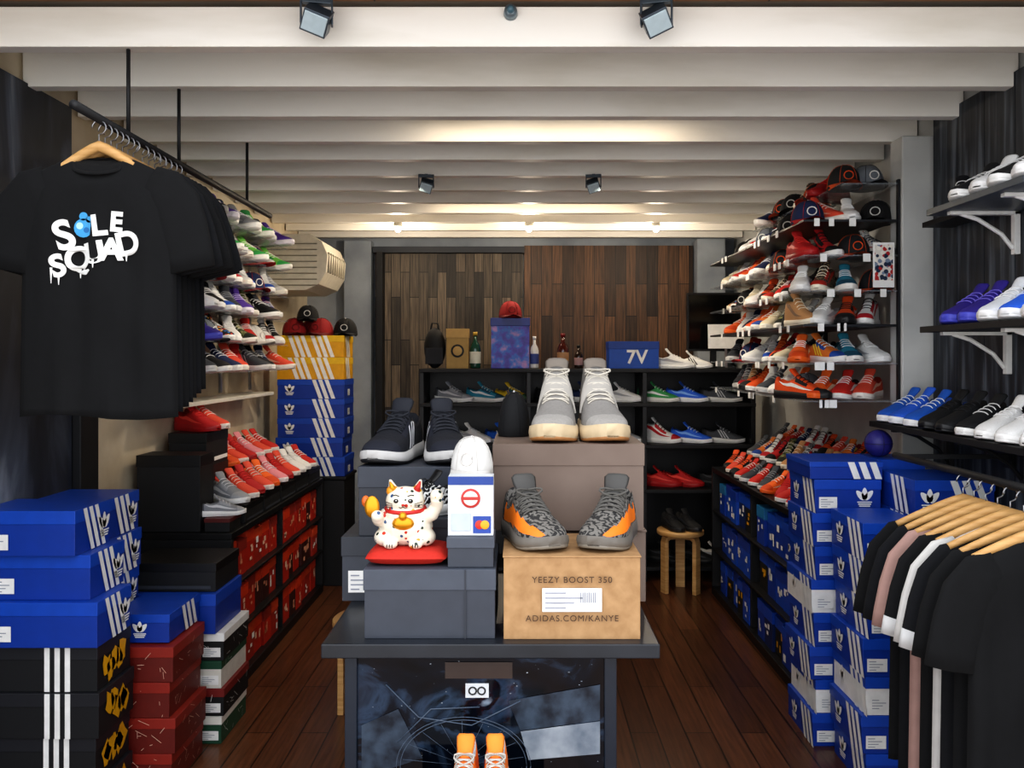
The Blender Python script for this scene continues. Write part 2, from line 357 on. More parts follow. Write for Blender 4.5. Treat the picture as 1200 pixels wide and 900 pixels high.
# ---------------------------------------------------------------- shoe boxes
def carton(x0,x1,y0,y1,z0,z1,body,lid,marks=(),rz=0,name='shoe_box',lidh=.3,parent=None):
    b=MB(); W=x1-x0;D=y1-y0;Hh=z1-z0; e=.0025; zl=Hh*(1-lidh)
    b.box(-W/2,W/2,-D/2,D/2,0,zl+.004,body)
    b.box(-W/2-e,W/2+e,-D/2-e,D/2+e,zl,Hh,lid)
    of=e+.0012
    def fr(f):
        if f=='F': return Vector((-W/2,-D/2-of,0)),Vector((1,0,0)),W
        if f=='R': return Vector((W/2+of,-D/2,0)),Vector((0,1,0)),D
        if f=='L': return Vector((-W/2-of,D/2,0)),Vector((0,-1,0)),D
    def poly(f,pts,mat):
        o,a,_=fr(f); b.add([o+a*p+Vector((0,0,q)) for p,q in pts],[tuple(range(len(pts)))],mat)
    for mk in marks:
        f,kind=mk[0],mk[1]; _,_,FW=fr(f); c=mk[2] if len(mk)>2 else WHITE; pos=mk[3] if len(mk)>3 else .6
        if kind=='stripes':
            sw=min(.026,FW*.10)
            for k in range(3):
                a=FW*pos+k*sw*1.6; sl=Hh*.36
                poly(f,[(a,Hh*.01),(a+sw,Hh*.01),(a+sw-sl,Hh*.99),(a-sl,Hh*.99)],c)
        if kind=='vstripes':
            sw=.017
            for k in range(3):
                a=FW*pos+k*sw*1.9; poly(f,[(a,.001),(a+sw,.001),(a+sw,Hh-.001),(a,Hh-.001)],c)
        if kind=='label':
            a=FW*pos; w=min(.07,FW*.34); z=Hh*.14; h=Hh*.34
            poly(f,[(a,z),(a+w,z),(a+w,z+h),(a,z+h)],WHITE)
            o,av,_=fr(f); n=av.cross(Vector((0,0,1)))*.0008
            for k in range(4):
                zz=z+h*(.12+.21*k); pts=[(a+w*.1,zz),(a+w*(.45+.17*((k*7)%3)),zz),(a+w*(.45+.17*((k*7)%3)),zz+h*.06),(a+w*.1,zz+h*.06)]
                b.add([o+n+av*p+Vector((0,0,q)) for p,q in pts],[(0,1,2,3)],PRINT)
        if kind=='logo':
            a=FW*pos; r=min(.042,Hh*.30); z=Hh*.50
            for ang in(-42,0,42):
                ca,sa=math.sin(math.radians(ang)),math.cos(math.radians(ang))
                pts=[]
                for k in range(14):
                    th=2*math.pi*k/14; lx=math.cos(th)*r*.30*(1-.25*math.sin(th)); ly=r*.62+math.sin(th)*r*.62
                    pts.append((a+lx*sa+ly*ca,z-r*.35+ly*sa-lx*ca))
                poly(f,pts,c)
            for q in(0,1,2): poly(f,[(a-r*(.75-.1*q),z-r*(.52+.2*q)),(a-r*(.75-.1*q),z-r*(.64+.2*q)),(a+r*(.75-.1*q),z-r*(.64+.2*q)),(a+r*(.75-.1*q),z-r*(.52+.2*q))],c)
        if kind=='splash':
            rnd=random.Random(int((x0+z0)*1000))
            for k in range(5):
                ca=FW*(.25+.12*k+rnd.uniform(-.04,.04)); cz=Hh*rnd.uniform(.35,.65); 
                poly(f,[(ca+Hh*.22*rnd.uniform(.5,1.3)*math.cos(2*math.pi*q/9),max(.002,min(Hh-.002,cz+Hh*.3*rnd.uniform(.5,1.2)*math.sin(2*math.pi*q/9)))) for q in range(9)],c)
        if kind=='band':
            poly(f,[(FW*.05,Hh*.1),(FW*.95,Hh*.1),(FW*.95,Hh*.22),(FW*.05,Hh*.22)],c)
        if kind=='sketch':
            rnd=random.Random(int((x0+z0)*999))
            for k in range(9):
                p=Vector((FW*rnd.uniform(.05,.9),Hh*rnd.uniform(.1,.85))); d=Vector((rnd.uniform(-.04,.04),rnd.uniform(-.03,.03))); n=Vector((-d.y,d.x)).normalized()*.0015
                q=Vector((min(FW-.005,max(.005,p.x+d.x)),min(Hh-.005,max(.005,p.y+d.y)))); poly(f,[(p.x,p.y),(q.x,q.y),(q.x+n.x,q.y+n.y),(p.x+n.x,p.y+n.y)],c)
    return b.obj(name,((x0+x1)/2,(y0+y1)/2,z0),rz,1,.0015,parent)
YEL=M('#d89e08',.5); YEL2=M('#e0b414',.5); RBR=M('#64170f',.5); RBR2=M('#8c2418',.5); ORB=M('#d03c18',.45); ORB2=M('#b02412',.45)
GRN=M('#1d4a35',.5); GYB=M('#383d47',.55); GYB2=M('#464c57',.55); TAUPE=noise_mat('taupe_board',[(.3,'#66564c'),(.7,'#7f6f65')],(1,1,1),3,5,.6,.05)
zz=0.01
b=MB(); b.box(-1.70,-1.30,2.66,2.94,0,.01,BLK2); b.obj('floor_mat')
for i in range(4):
    carton(-1.715,[-1.335,-1.345,-1.33,-1.34][i],2.69+.01*(i%2),2.93,zz,zz+.144,BLK2,M('#1e1f24',.5),[('F','vstripes',WHITE,.56),('R','splash',YEL,.3)] ); zz+=.145
for i,(xr,yo) in enumerate([(-1.33,-.01),(-1.365,.015),(-1.40,-.01)]):
    h=.143
    carton(-1.715,xr,2.69+yo,2.92+yo,zz,zz+h,BLUE2,BLUE,[('F','label',WHITE,.12),('R','stripes',WHITE,.42),('R','logo',WHITE,.8)]); zz+=h+.001
for i in range(7):
    carton(-1.72,-1.46+(.01 if i%2 else 0),2.96,3.26,i*.143,i*.143+.142,BLUE2 if i>2 else BLK2,BLUE if i>2 else BLACK,[('R','stripes',WHITE,.5),('R','logo',WHITE,.82)])
carton(-1.44,-1.235,3.0,3.28,.50,.60,BLUE2,BLUE,[('R','stripes',WHITE,.5),('F','logo',WHITE,.5)])
for i in range(4):
    x=[.0,.012,-.008,.005][i]
    carton(-1.43+x,-1.215+x,2.97,3.26,i*.124,i*.124+.123,RBR,RBR2,[('F','sketch',M('#e2b8a4',.5)),('R','sketch',M('#e2b8a4',.5))])
for i,(c,l) in enumerate([(GRN,M('#e4e2da',.5)),(BLK2,M('#7a1f1c',.5)),(M('#d9d6cc',.5),GRN),(BLK2,WHITE)]):
    carton(-1.56,-1.165+.01*(i%2),3.32,3.62,i*.108,i*.108+.107,c,l,[('F','label',WHITE,.8),('F','sketch',WHITE),('R','sketch',WHITE)])
carton(-1.60,-1.18,3.30,3.60,.433,.588,BLUE2,BLUE,[('F','stripes',WHITE,.62),('F','logo',WHITE,.2)])
carton(-1.55,-1.19,3.33,3.6,.589,.70,BLK2,BLACK,[('F','band',DGREY)])
zz=0
for i in range(8):
    o=[0,.012,-.01,.006,-.004,.01,0,.008][i]; h=.128
    carton(1.13+o,1.385+o,3.30,3.60,zz,zz+h,WHITE if i in(1,4) else BLUE2,BLUE,[('F','label',WHITE,.06),('F','logo',WHITE if i not in(1,4) else BLUE,.75),('L','logo',WHITE,.3),('L','stripes',WHITE,.7)]); zz+=h+.001
zz=0
for i in range(8):
    o=[0,-.012,.004,-.006,.006,0,0,0][i]; h=.132
    carton(1.415+o,1.70+o,3.06,3.36,zz,zz+h,BLUE2,BLUE,[('F','logo',WHITE,.18),('F','stripes',WHITE,.6),('L','stripes',WHITE,.5)]); zz+=h+.001
zz=0
for i in range(7):
    o=[.006,-.01,.004,-.006,.01,0,-.005][i]; h=.132
    carton(1.19+o,1.40+o,2.95,3.25,zz,zz+h,WHITE if i in(2,) else BLUE2,BLUE,[('F','label',WHITE,.06),('F','logo',WHITE if i!=2 else BLUE,.72),('L','logo',WHITE,.3),('L','stripes',WHITE,.7)]+([('F','splash',YEL,.3)] if i==5 else [])); zz+=h+.001
carton(1.12,1.40,3.30,3.59,1.033,1.10,BLUE2,BLUE,[('F','stripes',WHITE,.6)])
# ---------------------------------------------------------------- cabinets
def cabinet(x0,x1,y0,y1,H,open_side,levels):
    b=MB(); t=.03
    b.box(x0,x1,y0,y1,H-t,H,BLACK); b.box(x0,x1,y0,y1,0,.05,BLACK)
    b.box(x0,x1,y0,y0+.03,.05,H-t,BLK2); b.box(x0,x1,y1-.03,y1,.05,H-t,BLK2)
    bx=(x0,x0+.02) if open_side>0 else (x1-.02,x1)
    b.box(bx[0],bx[1],y0+.03,y1-.03,.05,H-t,BLACK)
    for z in levels: b.box(x0 if open_side<0 else x0+.02,x1 if open_side>0 else x1-.02,y0+.03,y1-.03,z-.012,z,BLACK)
    ym=(y0+y1)/2; b.box(x0+.02,x1-.02,ym-.01,ym+.01,.05,H-t,BLK2)
    return b.obj('display_cabinet',bevel=.003)
def boxrow(x0,x1,y0,y1,z,h,cols,open_side,w=.2):
    b=MB(); y=y0
    while y+w*.8<y1:
        c=random.choice(cols); hh=h*R(.8,.97); d=R(0,.02); ww=w*.95
        a0,a1=(x0,x1-d) if open_side>0 else (x0+d,x1)
        b.box(a0,a1,y,y+ww,z,z+hh*.7,c[0]); b.box(a0-.002,a1+.002,y-.001,y+ww+.001,z+hh*.7,z+hh,c[1])
        xf=a1+.003 if open_side>0 else a0-.003
        for q in range(3):
            s=ww*R(.12,.3); yy=y+ww*R(.05,.65); z0=z+hh*R(.1,.6); hq=hh*R(.05,.2)
            b.add([(xf,yy,z0),(xf,yy+s,z0),(xf,yy+s,z0+hq),(xf,yy,z0+hq)],[(0,1,2,3)],c[2])
        y+=w
    b.obj('shoe_box_row',bevel=.002)
cabinet(-1.735,-1.27,3.75,5.5,.73,1,[.27,.49])
nk=[(ORB2,ORB,M('#e8c0a8',.5)),(M('#9c2414',.5),M('#c8441e',.5),WHITE),(ORB2,RBR2,M('#d88a6a',.5)),(M('#3a1512',.5),ORB,M('#e0a080',.5))]
for z,h in((.05,.2),(.27,.2),(.49,.2)):
    boxrow(-1.70,-1.29,3.79,4.60,z,h,nk,1,.13); boxrow(-1.70,-1.29,4.65,5.46,z,h,nk,1,.13)
cabinet(1.22,1.735,3.75,5.45,.81,-1,[.30,.54])
bl=[(BLUE2,BLUE,WHITE),(BLUE,BLUE2,WHITE),(M('#0b2358',.5),BLUE,WHITE),(BLK2,BLUE,YEL),(BLUE2,M('#1f6fa0',.5),WHITE)]
for z,h in((.05,.22),(.30,.21),(.54,.21)):
    boxrow(1.24,1.70,3.79,4.57,z,h,bl,-1,.14); boxrow(1.24,1.70,4.63,5.4,z,h,bl,-1,.14)
for i in range(5):
    carton(-1.50,-1.285,3.98+i*.3,3.98+i*.3+.285,.731,.815+.01*(i%2),BLK2,BLACK,[('R','band',DGREY)])
for i,k in enumerate(['grey','coral','red','coral','orange2','pink','red','coral','white','white','redw']):
    snk(k,-1.385,4.02+i*.132,.826,-90+R(-14,-2)-28,.98)
carton(-1.69,-1.51,4.10,4.40,.731,.98,BLK2,BLACK); carton(-1.69,-1.51,4.10,4.40,.981,1.14,BLK2,BLACK,[('R','band',WHITE)])
snk('red',-1.60,4.22,1.141,-120); snk('coral',-1.60,4.34,1.141,-118)
for i in range(3):
    carton(-1.70,-1.51,4.45+i*.31,4.45+i*.31+.3,.731,.93,BLK2,BLACK)
for i,k in enumerate(['orange2','coral','red','pink','coral','redw']): snk(k,-1.61,4.52+i*.145,.931,-118)
carton(-1.70,-1.42,3.78,3.95,.731,1.07,BLK2,BLACK,lidh=.15); carton(-1.40,-1.29,3.78,3.93,.731,.79,BLK2,M('#5a1a18',.5))
snk('grey',-1.35,3.86,.791,-70,.7)
b=MB(); b.box(-1.62,-1.16,5.62,5.98,0,.70,BLK2); b.box(-1.63,-1.15,5.61,5.99,.70,.72,BLACK); b.obj('plinth_cabinet',bevel=.004)
zz=.721
for i in range(5):
    h=.127; o=R(-.008,.008)
    carton(-1.61+o,-1.17+o,5.64,5.95,zz,zz+h,BLUE2,BLUE,[('F','stripes',WHITE,.62),('F','logo',WHITE,.18),('R','label',WHITE,.3)]); zz+=h+.001
for i in range(2):
    h=.145
    carton(-1.61,-1.17,5.64,5.95,zz,zz+h,YEL,YEL2,[('F','stripes',WHITE,.62),('F','stripes',WHITE,.28),('R','stripes',WHITE,.3)]); zz+=h+.001
topz=zz
def cap_mesh(col,brim,btn=None):
    b=MB(); n=24; rings=[]
    for i in range(9):
        a=math.pi/2*i/8; r=.085*math.cos(a)**.8 if i<8 else .001
        rings.append([(r*math.cos(2*math.pi*k/n)*.93,r*math.sin(2*math.pi*k/n)*1.08,.115*math.sin(a)**.9) for k in range(n)])
    b.loft(rings,col)
    vs=[];fs=[]
    for q in range(5):
        for k in range(13):
            a=-math.pi+math.pi*k/12; e=q/4*.075*abs(math.sin(math.pi*k/12))**.6
            vs.append((.079*math.cos(a)*(1-.02*q),.092*math.sin(a)-e,.012-.012*(q/4)*abs(math.cos(a))*1.5+.004))
    for q in range(4):
        for k in range(12): fs.append((q*13+k,q*13+k+1,(q+1)*13+k+1,(q+1)*13+k))
    b.add(vs,fs,brim,True); b.add([(x,y,z-.004) for x,y,z in vs],[f[::-1] for f in fs],brim,True)
    b.ell((0,0,.115),(.008,.008,.005),btn or brim,8,4)
    for k in range(6):
        a=math.pi*k/3; b.tube([(.087*math.cos(a)*.93*math.cos(q)**.8,.087*math.sin(a)*1.08*math.cos(q)**.8,.1165*math.sin(q)**.9+.0005) for q in [j*math.pi/2/6*.97+.02 for j in range(7)]],.0012,brim,4)
    b.tube([(.022*math.cos(a),-.088,.052+.02*math.sin(a)) for a in [k*math.pi/6 for k in range(13)]],.003,btn or brim,5)
    return b.mesh('baseball_cap')
RED=M('#8c1216',.8,scale=120); capr=cap_mesh(RED,M('#650c10',.8)); capb=cap_mesh(M('#0d0e11',.85),M('#15161b',.85),M('#c8c8c6',.7)); capw=cap_mesh(M('#d6d5d1',.85),M('#ccc9c4',.85))
capn=cap_mesh(M('#1a2850',.85),M('#b02024',.85),WHITE); capg=cap_mesh(M('#6a7078',.85),M('#2a2d33',.85),WHITE); capk=cap_mesh(M('#1a1b1e',.85),M('#d8541c',.85),M('#d8541c',.8))
for x,y,me,rz in[(-1.52,5.74,capr,20),(-1.34,5.74,capr,-15),(-1.19,5.80,capb,5),(-1.43,5.86,capr,5)]: place(me,'baseball_cap',(x,y,topz+.002),rz)
place(capb,'baseball_cap',(-1.43,5.74,topz+.10),10,.9)
b=MB(); pr=[(-1.745,1.96),(-1.45,1.96),(-1.36,2.0),(-1.31,2.08),(-1.30,2.2),(-1.34,2.29),(-1.42,2.34),(-1.745,2.34)]
b.loft([[(x,y,z) for x,z in pr] for y in (5.75,6.35)],M('#cfc8b8',.5),smooth=False)
for k in range(8):
    b.box(-1.72,-1.37,5.742,5.752,1.99+k*.04,1.998+k*.04,M('#8d8778',.5)); b.box(-1.32,-1.294,5.78+k*.07,5.79+k*.07,2.08,2.22,M('#8d8778',.5))
b.obj('air_conditioner',bevel=.006)
# ---------------------------------------------------------------- left wall shoe display
def shelf(x0,x1,y0,y1,z,mat,th=.014,name='wall_shelf',brk=None,wallx=None,white=False):
    b=MB(); b.box(x0,x1,y0,y1,z-th,z,mat)
    if brk:
        s=1 if wallx>0 else -1; xo=x0 if s>0 else x1; bm=WHITE if white else BLK2
        for y in brk:
            b.box(*(sorted((wallx,wallx-s*.02))),y-.012,y+.012,z-.17,z-th,bm)
            b.box(*(sorted((xo+s*.03,wallx))),y-.012,y+.012,z-th-.012,z-th,bm)
            b.tube([(wallx-s*.02,y,z-.15),(wallx-s*.06,y,z-.10),(wallx-s*.14,y,z-.05),(xo+s*.07,y,z-th-.008)],.008,bm,6)
    return b.obj(name,bevel=.0015)
SHM=glass_mat('frosted_acrylic','#aeb6bd',.3)
disp=empty('sneaker_wall_display')
pool=['green','purple','grey','white','navy','jordb','whiteblue','redw','greyhi','bred','blackw','jord','purple2','grey','blackhi','teal','white','dgrey','jordb','greyhi','navy','cement','galaxy','speck','jord','floral','coral','galaxy','camo','cement']
last=None
for r in range(6):
    z=1.43+r*.155
    shelf(-1.745,-1.50,3.86,5.5,z,SHM,.006)
    for i in range(10):
        y=3.92+i*.162+R(-.012,.012)
        k=random.choice(pool)
        while k==last: k=random.choice(pool)
        if r==5: k=['green','lime','dgrey','purple','navy','grey'][i%6]
        if r==0: k=['red','dgrey','blackw','navy','coral'][i%5]
        if r==4 and i%3==0: k='lime'
        last=k
        if r in(1,3,4) and i in(2,7): place(random.choice((capb,capn,capg,capw)),'baseball_cap',(-1.60,y,z),60+R(-20,20),1.0,0,disp); continue
        snk(k,-1.575+R(-.02,.02),y,z,-90+R(-68,-22),.9 if hi(k) else 1.08,disp)
b=MB()
for y in (3.86,4.4,4.95,5.49): b.box(-1.748,-1.735,y-.012,y+.012,1.30,2.36,WIRE)
b.obj('shelf_upright')
b=MB(); b.box(-1.748,-1.56,3.84,5.4,1.27,1.29,M('#d8d4c8',.4)); b.obj('wall_shelf',bevel=.003)
# ---------------------------------------------------------------- right shelving unit
disp2=empty('sneaker_shelf_display')
poolr=['orange','red','jord','white','orangeb','black','orange2','redw','bred','white','tan','multi','cream','jord','dgrey','teal','jordb','coral','orangeb','orange','snake','white','whitestr','orange2','bred','navy','camo','floral','cement','snake','speck']
DSH=M('#1b1d22',.4)
def pick():
    global last
    k=random.choice(poolr)
    while k==last: k=random.choice(poolr)
    last=k; return k
for li,(z,dk) in enumerate(((1.32,0),(1.48,0),(1.645,1),(1.79,0),(1.94,0),(2.09,1),(2.245,0))):
    x0=1.20 if z<2.2 else 1.36
    shelf(x0,1.60,3.62,5.4 if z<2.2 else 5.0,z,DSH if dk else SHM,.010 if dk else .006)
    for i in range(4 if z<2.2 else 2):
        k=pick()
        if (li,i) in ((6,1),(5,3),(5,0),(4,2),(6,0),(3,3)):
            place([capb,capn,capk,capg][(li+i)%4],'baseball_cap',(x0+.065+i*.10,3.76,z),R(-25,5),.9,0,disp2); continue
        snk(k,x0+.055+i*.098+R(-.005,.005),3.79+R(-.01,.02),z,180+R(-45,36),.86 if hi(k) else .95,disp2)
    for i in range(10 if z<2.2 else 7):
        k=pick(); xx=1.36+R(-.02,.03)+(.1 if z>2.2 else 0); yy=4.04+i*.136
        if (li*3+i*5)%11==0 or (li>=5 and i%3==1):
            place(random.choice((capb,capb,capn,capk,capr,capg)),'baseball_cap',(xx-.02,yy,z),-45+R(-20,20),.95,0,disp2); continue
        snk(k,xx,yy,z,90+R(18,62),.86 if hi(k) else 1,disp2)
b=MB()
for y in(3.615,4.5,5.385): b.box(1.60,1.62,y,y+.02,1.25,2.26,DSH); 
b.obj('shelf_upright')
b=MB(); rd=random.Random(8)
for z in (1.32,1.48,1.645,1.79,1.94,2.09):
    for i in range(3):
        x=rd.uniform(1.24,1.54); b.box(x,x+rd.uniform(.018,.032),3.612,3.6155,z-.03,z+.004,WHITE)
    for i in range(6):
        y=rd.uniform(3.7,5.2); b.box(1.193,1.197,y,y+.03,z-.028,z+.003,WHITE)
b.obj('price_tags')
m_post=voro_mat('poster_print','#d8d4cc',[(0,'#b02a2a'),(.3,'#22324a'),(.6,'#e6e2d8'),(.8,'#7a8aa0')],60,.6)
b=MB(); b.box(-.045,.045,-.002,.002,0,.19,WHITE); b.box(-.038,.038,-.0035,-.002,.03,.18,m_post); b.obj('poster_card',(1.535,3.608,1.80))
disp3=empty('sneaker_tier_display')
b=MB(); b.box(1.42,1.73,3.77,5.43,.811,.90,BLK2); b.box(1.58,1.73,3.77,5.43,.90,.99,BLK2); b.obj('display_riser',bevel=.004)
pt=['multi','orange','black','tan','redw','snake','orangeb','navy','jord','coral','camo','yellow','bred','dgrey','floral','orange2','black','red','cement']
for i in range(12):
    y=3.84+i*.135
    snk(random.choice(pt),1.335,y,.811,90+R(15,50),.82,disp3)
    snk(random.choice(pt),1.51,y,.901,90+R(15,50),.85,disp3)
    snk(random.choice(pt),1.645,y,.991,90+R(25,50),.75,disp3)
carton(1.415,1.60,3.38,3.59,0,.55,BLUE2,BLUE,[]); carton(1.415,1.60,3.38,3.59,.551,1.0995,BLUE2,BLUE,[])
b=MB(); b.ell((0,0,.055),(.055,.055,.055),M('#2b2878',.5),24,14)
for ax in range(3):
    b.tube([(.0553*math.cos(a)*(ax!=0)+0,.0553*(math.sin(a) if ax==2 else math.cos(a) if ax==0 else 0),.055+.0553*(math.sin(a) if ax!=2 else 0)) for a in [k*2*math.pi/24 for k in range(25)]],.001,BLACK,4)
b.obj('mini_basketball',(1.455,3.47,1.10))
# ---------------------------------------------------------------- right front shelves
m_sh=M('#3c4650',.4)
shelf(1.45,1.72,2.46,3.05,2.03,m_sh,.022,brk=(2.62,2.95),wallx=1.722,white=True)
shelf(1.45,1.72,2.30,3.10,1.615,BLK2,.022,brk=(2.62,3.0),wallx=1.722,white=True)
shelf(1.45,1.72,2.30,3.55,1.24,BLK2,.022,brk=(2.5,2.9,3.4),wallx=1.722)
for k,y,rz in[('whitestr',2.56,112),('blackw',2.68,108),('whitestr',2.80,112),('blackw',2.92,108)]: snk(k,1.585,y,2.03,rz+8,1.05)
for k,y in[('bright',2.38),('whiteblue',2.50),('bright',2.62),('whiteblue',2.74),('purple2',2.86),('purple2',2.98)]: snk(k,1.585,y,1.615,116,1.05)
for i,k in enumerate(['white','white','white','white','blackw','black','black','blue','bright','blue']): snk(k,1.585,2.37+i*.125,1.24,110+R(-3,3),1.03)
shelf(1.60,1.72,3.12,3.4,2.04,BLK2,.02)
snk('blackhi',1.66,3.2,2.04,150,.9)
# ---------------------------------------------------------------- back shelving unit
b=MB(); X0,X1,Y0,Y1=-.68,1.58,5.72,6.12
for z in(1.43,1.20,.92,.62,.10): b.box(X0,X1,Y0,Y1,z-.025,z,BLK2)
for x in(X0,.04,.82,X1-.03): b.box(x,x+.03,Y0+.01,Y1,0,1.405,BLACK)
b.box(X0,X1,Y1,Y1+.015,0,1.43,BLACK); b.obj('shoe_rack',bevel=.003)
for k,px,z in[('grey',-.46,1.2),('teal',-.24,1.2),('yellow',-.05,1.2),('green',.95,1.2),('bright',1.15,1.2),('dgrey',1.38,1.2),('white',.70,1.2),('navy',.45,1.2),('black',.23,1.2),
  ('black',-.52,.92),('blue',-.12,.92),('navy',.2,.92),('red',.5,.92),('jord',.97,.92),('bright',1.18,.92),('dgrey',1.40,.92),('white',-.33,.92),('grey',.70,.92),
  ('red',.97,.62),('red',1.12,.62),('black',1.37,.62),('black',.60,.62),('dgrey',.3,.62),('black',1.0,.1),('white',1.35,.1),('black',1.2,.1),('blackw',-.4,.62),('black',-.1,.62)]:
    snk(k,px,5.89,z,-118+R(-5,5),1.0)
zc=1.431
b=MB(); b.box(-.075,.075,-.04,.04,0,.27,M('#a98a4e',.6)); b.box(-.078,.078,-.043,.043,.21,.272,M('#b8975a',.6)); b.cyl((0,-.041,.12),(0,-.0425,.12),.045,.045,BLK2); b.cyl((0,-.042,.12),(0,-.0445,.12),.032,.032,M('#b8975a',.6)); b.obj('gift_box',(-.43,5.86,zc),bevel=.002)
m_pur=noise_mat('printed_tin',[(.3,'#181d7a'),(.45,'#4634a8'),(.55,'#2566c0'),(.7,'#b080b8')],(1,1,1),14,3,.4,0)
b=MB(); b.box(-.13,.13,-.07,.07,0,.33,m_pur); b.box(-.135,.135,-.075,.075,.29,.345,M('#1a2c80',.4)); b.obj('storage_box',(-.07,5.88,zc),bevel=.003)
place(capr,'baseball_cap',(-.07,5.88,zc+.348),8)
def bottle(x,y,h,r,col,lab,capc):
    b=MB(); b.lathe([(.001,0),(r*.95,.002),(r,.01),(r,h*.55),(r*.8,h*.66),(r*.35,h*.76),(r*.33,h*.93),(.001,h*.93)],M(col,.12,coat=.5),n=20)
    b.lathe([(r*1.01,h*.14),(r*1.02,h*.15),(r*1.02,h*.45),(r*1.01,h*.46)],M(lab,.6),n=20); b.lathe([(r*.4,h*.9),(r*.4,h),(.001,h)],M(capc,.4),n=14); b.obj('bottle',(x,y,zc))
bottle(-.31,5.84,.25,.038,'#1c4a3a','#d8d8c8','#c9a23a'); bottle(.095,5.84,.22,.03,'#d8d8d6','#3a4a8a','#e8e8e8'); bottle(.29,5.84,.24,.04,'#4a1a14','#a9805a','#7a1010'); bottle(.40,5.88,.16,.03,'#2a1a14','#aa8888','#111111')
b=MB(); b.ell((0,0,.14),(.075,.06,.14),M('#101216',.7),18,12); b.box(-.06,.06,-.066,-.04,.03,.14,M('#1a1c22',.7)); b.tube([(-.03,0,.26),(-.02,0,.31),(.02,0,.31),(.03,0,.26)],.008,BLACK,6); b.obj('backpack',(-.59,5.88,zc),bevel=.004)
o=carton(.60,.94,5.80,5.98,zc,zc+.185,M('#0f4aa8',.5),M('#0c3c90',.5),[],lidh=.28)
text_on('7V',.13,WHITE,(.02,-.095,.075),(math.radians(90),0,0),o,offset=.003)
snk('white',1.05,5.86,zc,-118); snk('whitestr',1.19,5.88,zc,-118,.9)
b=MB(); b.box(-.19,.19,-.015,.02,.12,.53,BLACK); b.box(-.178,.178,-.0175,-.015,.135,.515,M('#07080a',.15)); b.box(-.02,.02,0,.03,.01,.2,BLK2); b.box(-.11,.11,-.07,.07,0,.012,BLK2); b.obj('computer_monitor',(1.36,6.01,zc),bevel=.003)
b=MB(); T=Matrix.Rotation(math.radians(-12),4,'X'); b.box(-.12,.12,0,.004,.14,.31,WHITE,T); b.box(-.008,.008,.004,.02,.0,.2,WIRE,T); b.box(-.06,.06,-.04,.06,0,.008,BLK2); b.obj('sign_holder',(1.40,5.80,zc),rz=-8)
def stool(x,y,h,rz,r=.19):
    b=MB(); b.lathe([(.001,h-.03),(r-.004,h-.03),(r,h-.026),(r,h-.004),(r-.004,h),(.001,h)],WOODH,n=36)
    for k in range(3):
        T=Matrix.Rotation(k*2*math.pi/3,4,'Z')
        ro=r-.022; prof=[(ro-.13,h-.031),(ro-.04,h-.031),(ro-.01,h-.045),(ro,h-.08),(ro,0)]
        rings=[]
        for i,(d,z) in enumerate(prof):
            n=[(0,-1),(0,-1),(-.6,-.8),(-1,0),(-1,0)][i]; th=.026
            rings.append([T@Vector((d,-.03,z)),T@Vector((d,.03,z)),T@Vector((d+n[0]*th,.03,z+n[1]*th)),T@Vector((d+n[0]*th,-.03,z+n[1]*th))])
        b.loft(rings,WOODH,smooth=False)
    return b.obj('wooden_stool',(x,y,0),rz,bevel=.002)
stool(-.60,3.60,.41,175); stool(1.03,5.5,.40,80,.15)
snk('black',.98,5.5,.401,-165,.9); snk('black',1.08,5.5,.401,-160,.9)
# ---------------------------------------------------------------- central table
m_top=noise_mat('table_top',[(.3,'#15181d'),(.7,'#262a31')],(1,1,1),6,8,.35,.05)
TZ=.82
tab=empty('display_table',(0,0,0))
b=MB(); b.box(-.475,.332,2.03,2.70,TZ-.035,TZ,m_top); b.obj('tabletop',bevel=.003,parent=tab)
b=MB()
for x in(-.43,.205):
    for y in(2.085,2.62): b.box(x,x+.03,y,y+.03,0,TZ-.036,M('#1c2430',.35))
b.box(-.43,.235,2.60,2.61,0,TZ-.036,BLK2); b.box(-.428,-.418,2.1,2.6,0,TZ-.036,BLK2); b.box(.222,.232,2.1,2.6,0,TZ-.036,BLK2)
b.obj('frame',bevel=.002,parent=tab)
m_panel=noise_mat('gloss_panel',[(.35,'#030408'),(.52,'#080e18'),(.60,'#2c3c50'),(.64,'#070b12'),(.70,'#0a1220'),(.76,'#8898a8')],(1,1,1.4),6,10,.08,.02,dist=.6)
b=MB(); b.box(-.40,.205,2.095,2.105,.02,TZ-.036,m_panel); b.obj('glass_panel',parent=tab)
b=MB(); y=2.094
b.box(-.185,-.02,y-.002,y,.715,.755,M('#3a2c26',.4)); b.box(-.135,-.078,y-.002,y,.668,.703,M('#d0d4d8',.4))
for s in(-1,1): b.tube([(-.1065+s*.011+.009*math.cos(a),y-.003,.685+.009*math.sin(a)) for a in [k*math.pi/6 for k in range(13)]],.002,BLACK,5)
gm=noise_mat('poster_sky',[(.3,'#5c6876'),(.6,'#a8b0b8')],(1,1,1),9,5,.3,0); gm2=noise_mat('poster_ground',[(.35,'#101824'),(.65,'#3a4858')],(1,1,1),22,8,.3,0)
b.add([(-.0,y-.001,.585),(.195,y-.001,.61),(.195,y-.001,.53),(.02,y-.001,.515)],[(0,1,2,3)],gm)
b.add([(-.03,y-.001,.66),(.195,y-.001,.70),(.195,y-.001,.612),(-.0,y-.001,.587)],[(0,1,2,3)],gm2)
b.add([(-.39,y-.001,.60),(-.30,y-.001,.64),(-.24,y-.001,.52),(-.39,y-.001,.47)],[(0,1,2,3)],gm2)
WL=M('#4e5c6e',.3)
for k in range(18):
    a=2*math.pi*k/18+.2; b.tube([(-.14+.03*math.cos(a),y-.001,.50+.03*math.sin(a)),(-.14+.15*math.cos(a),y-.001,.50+.11*math.sin(a))],.0006,WL,4)
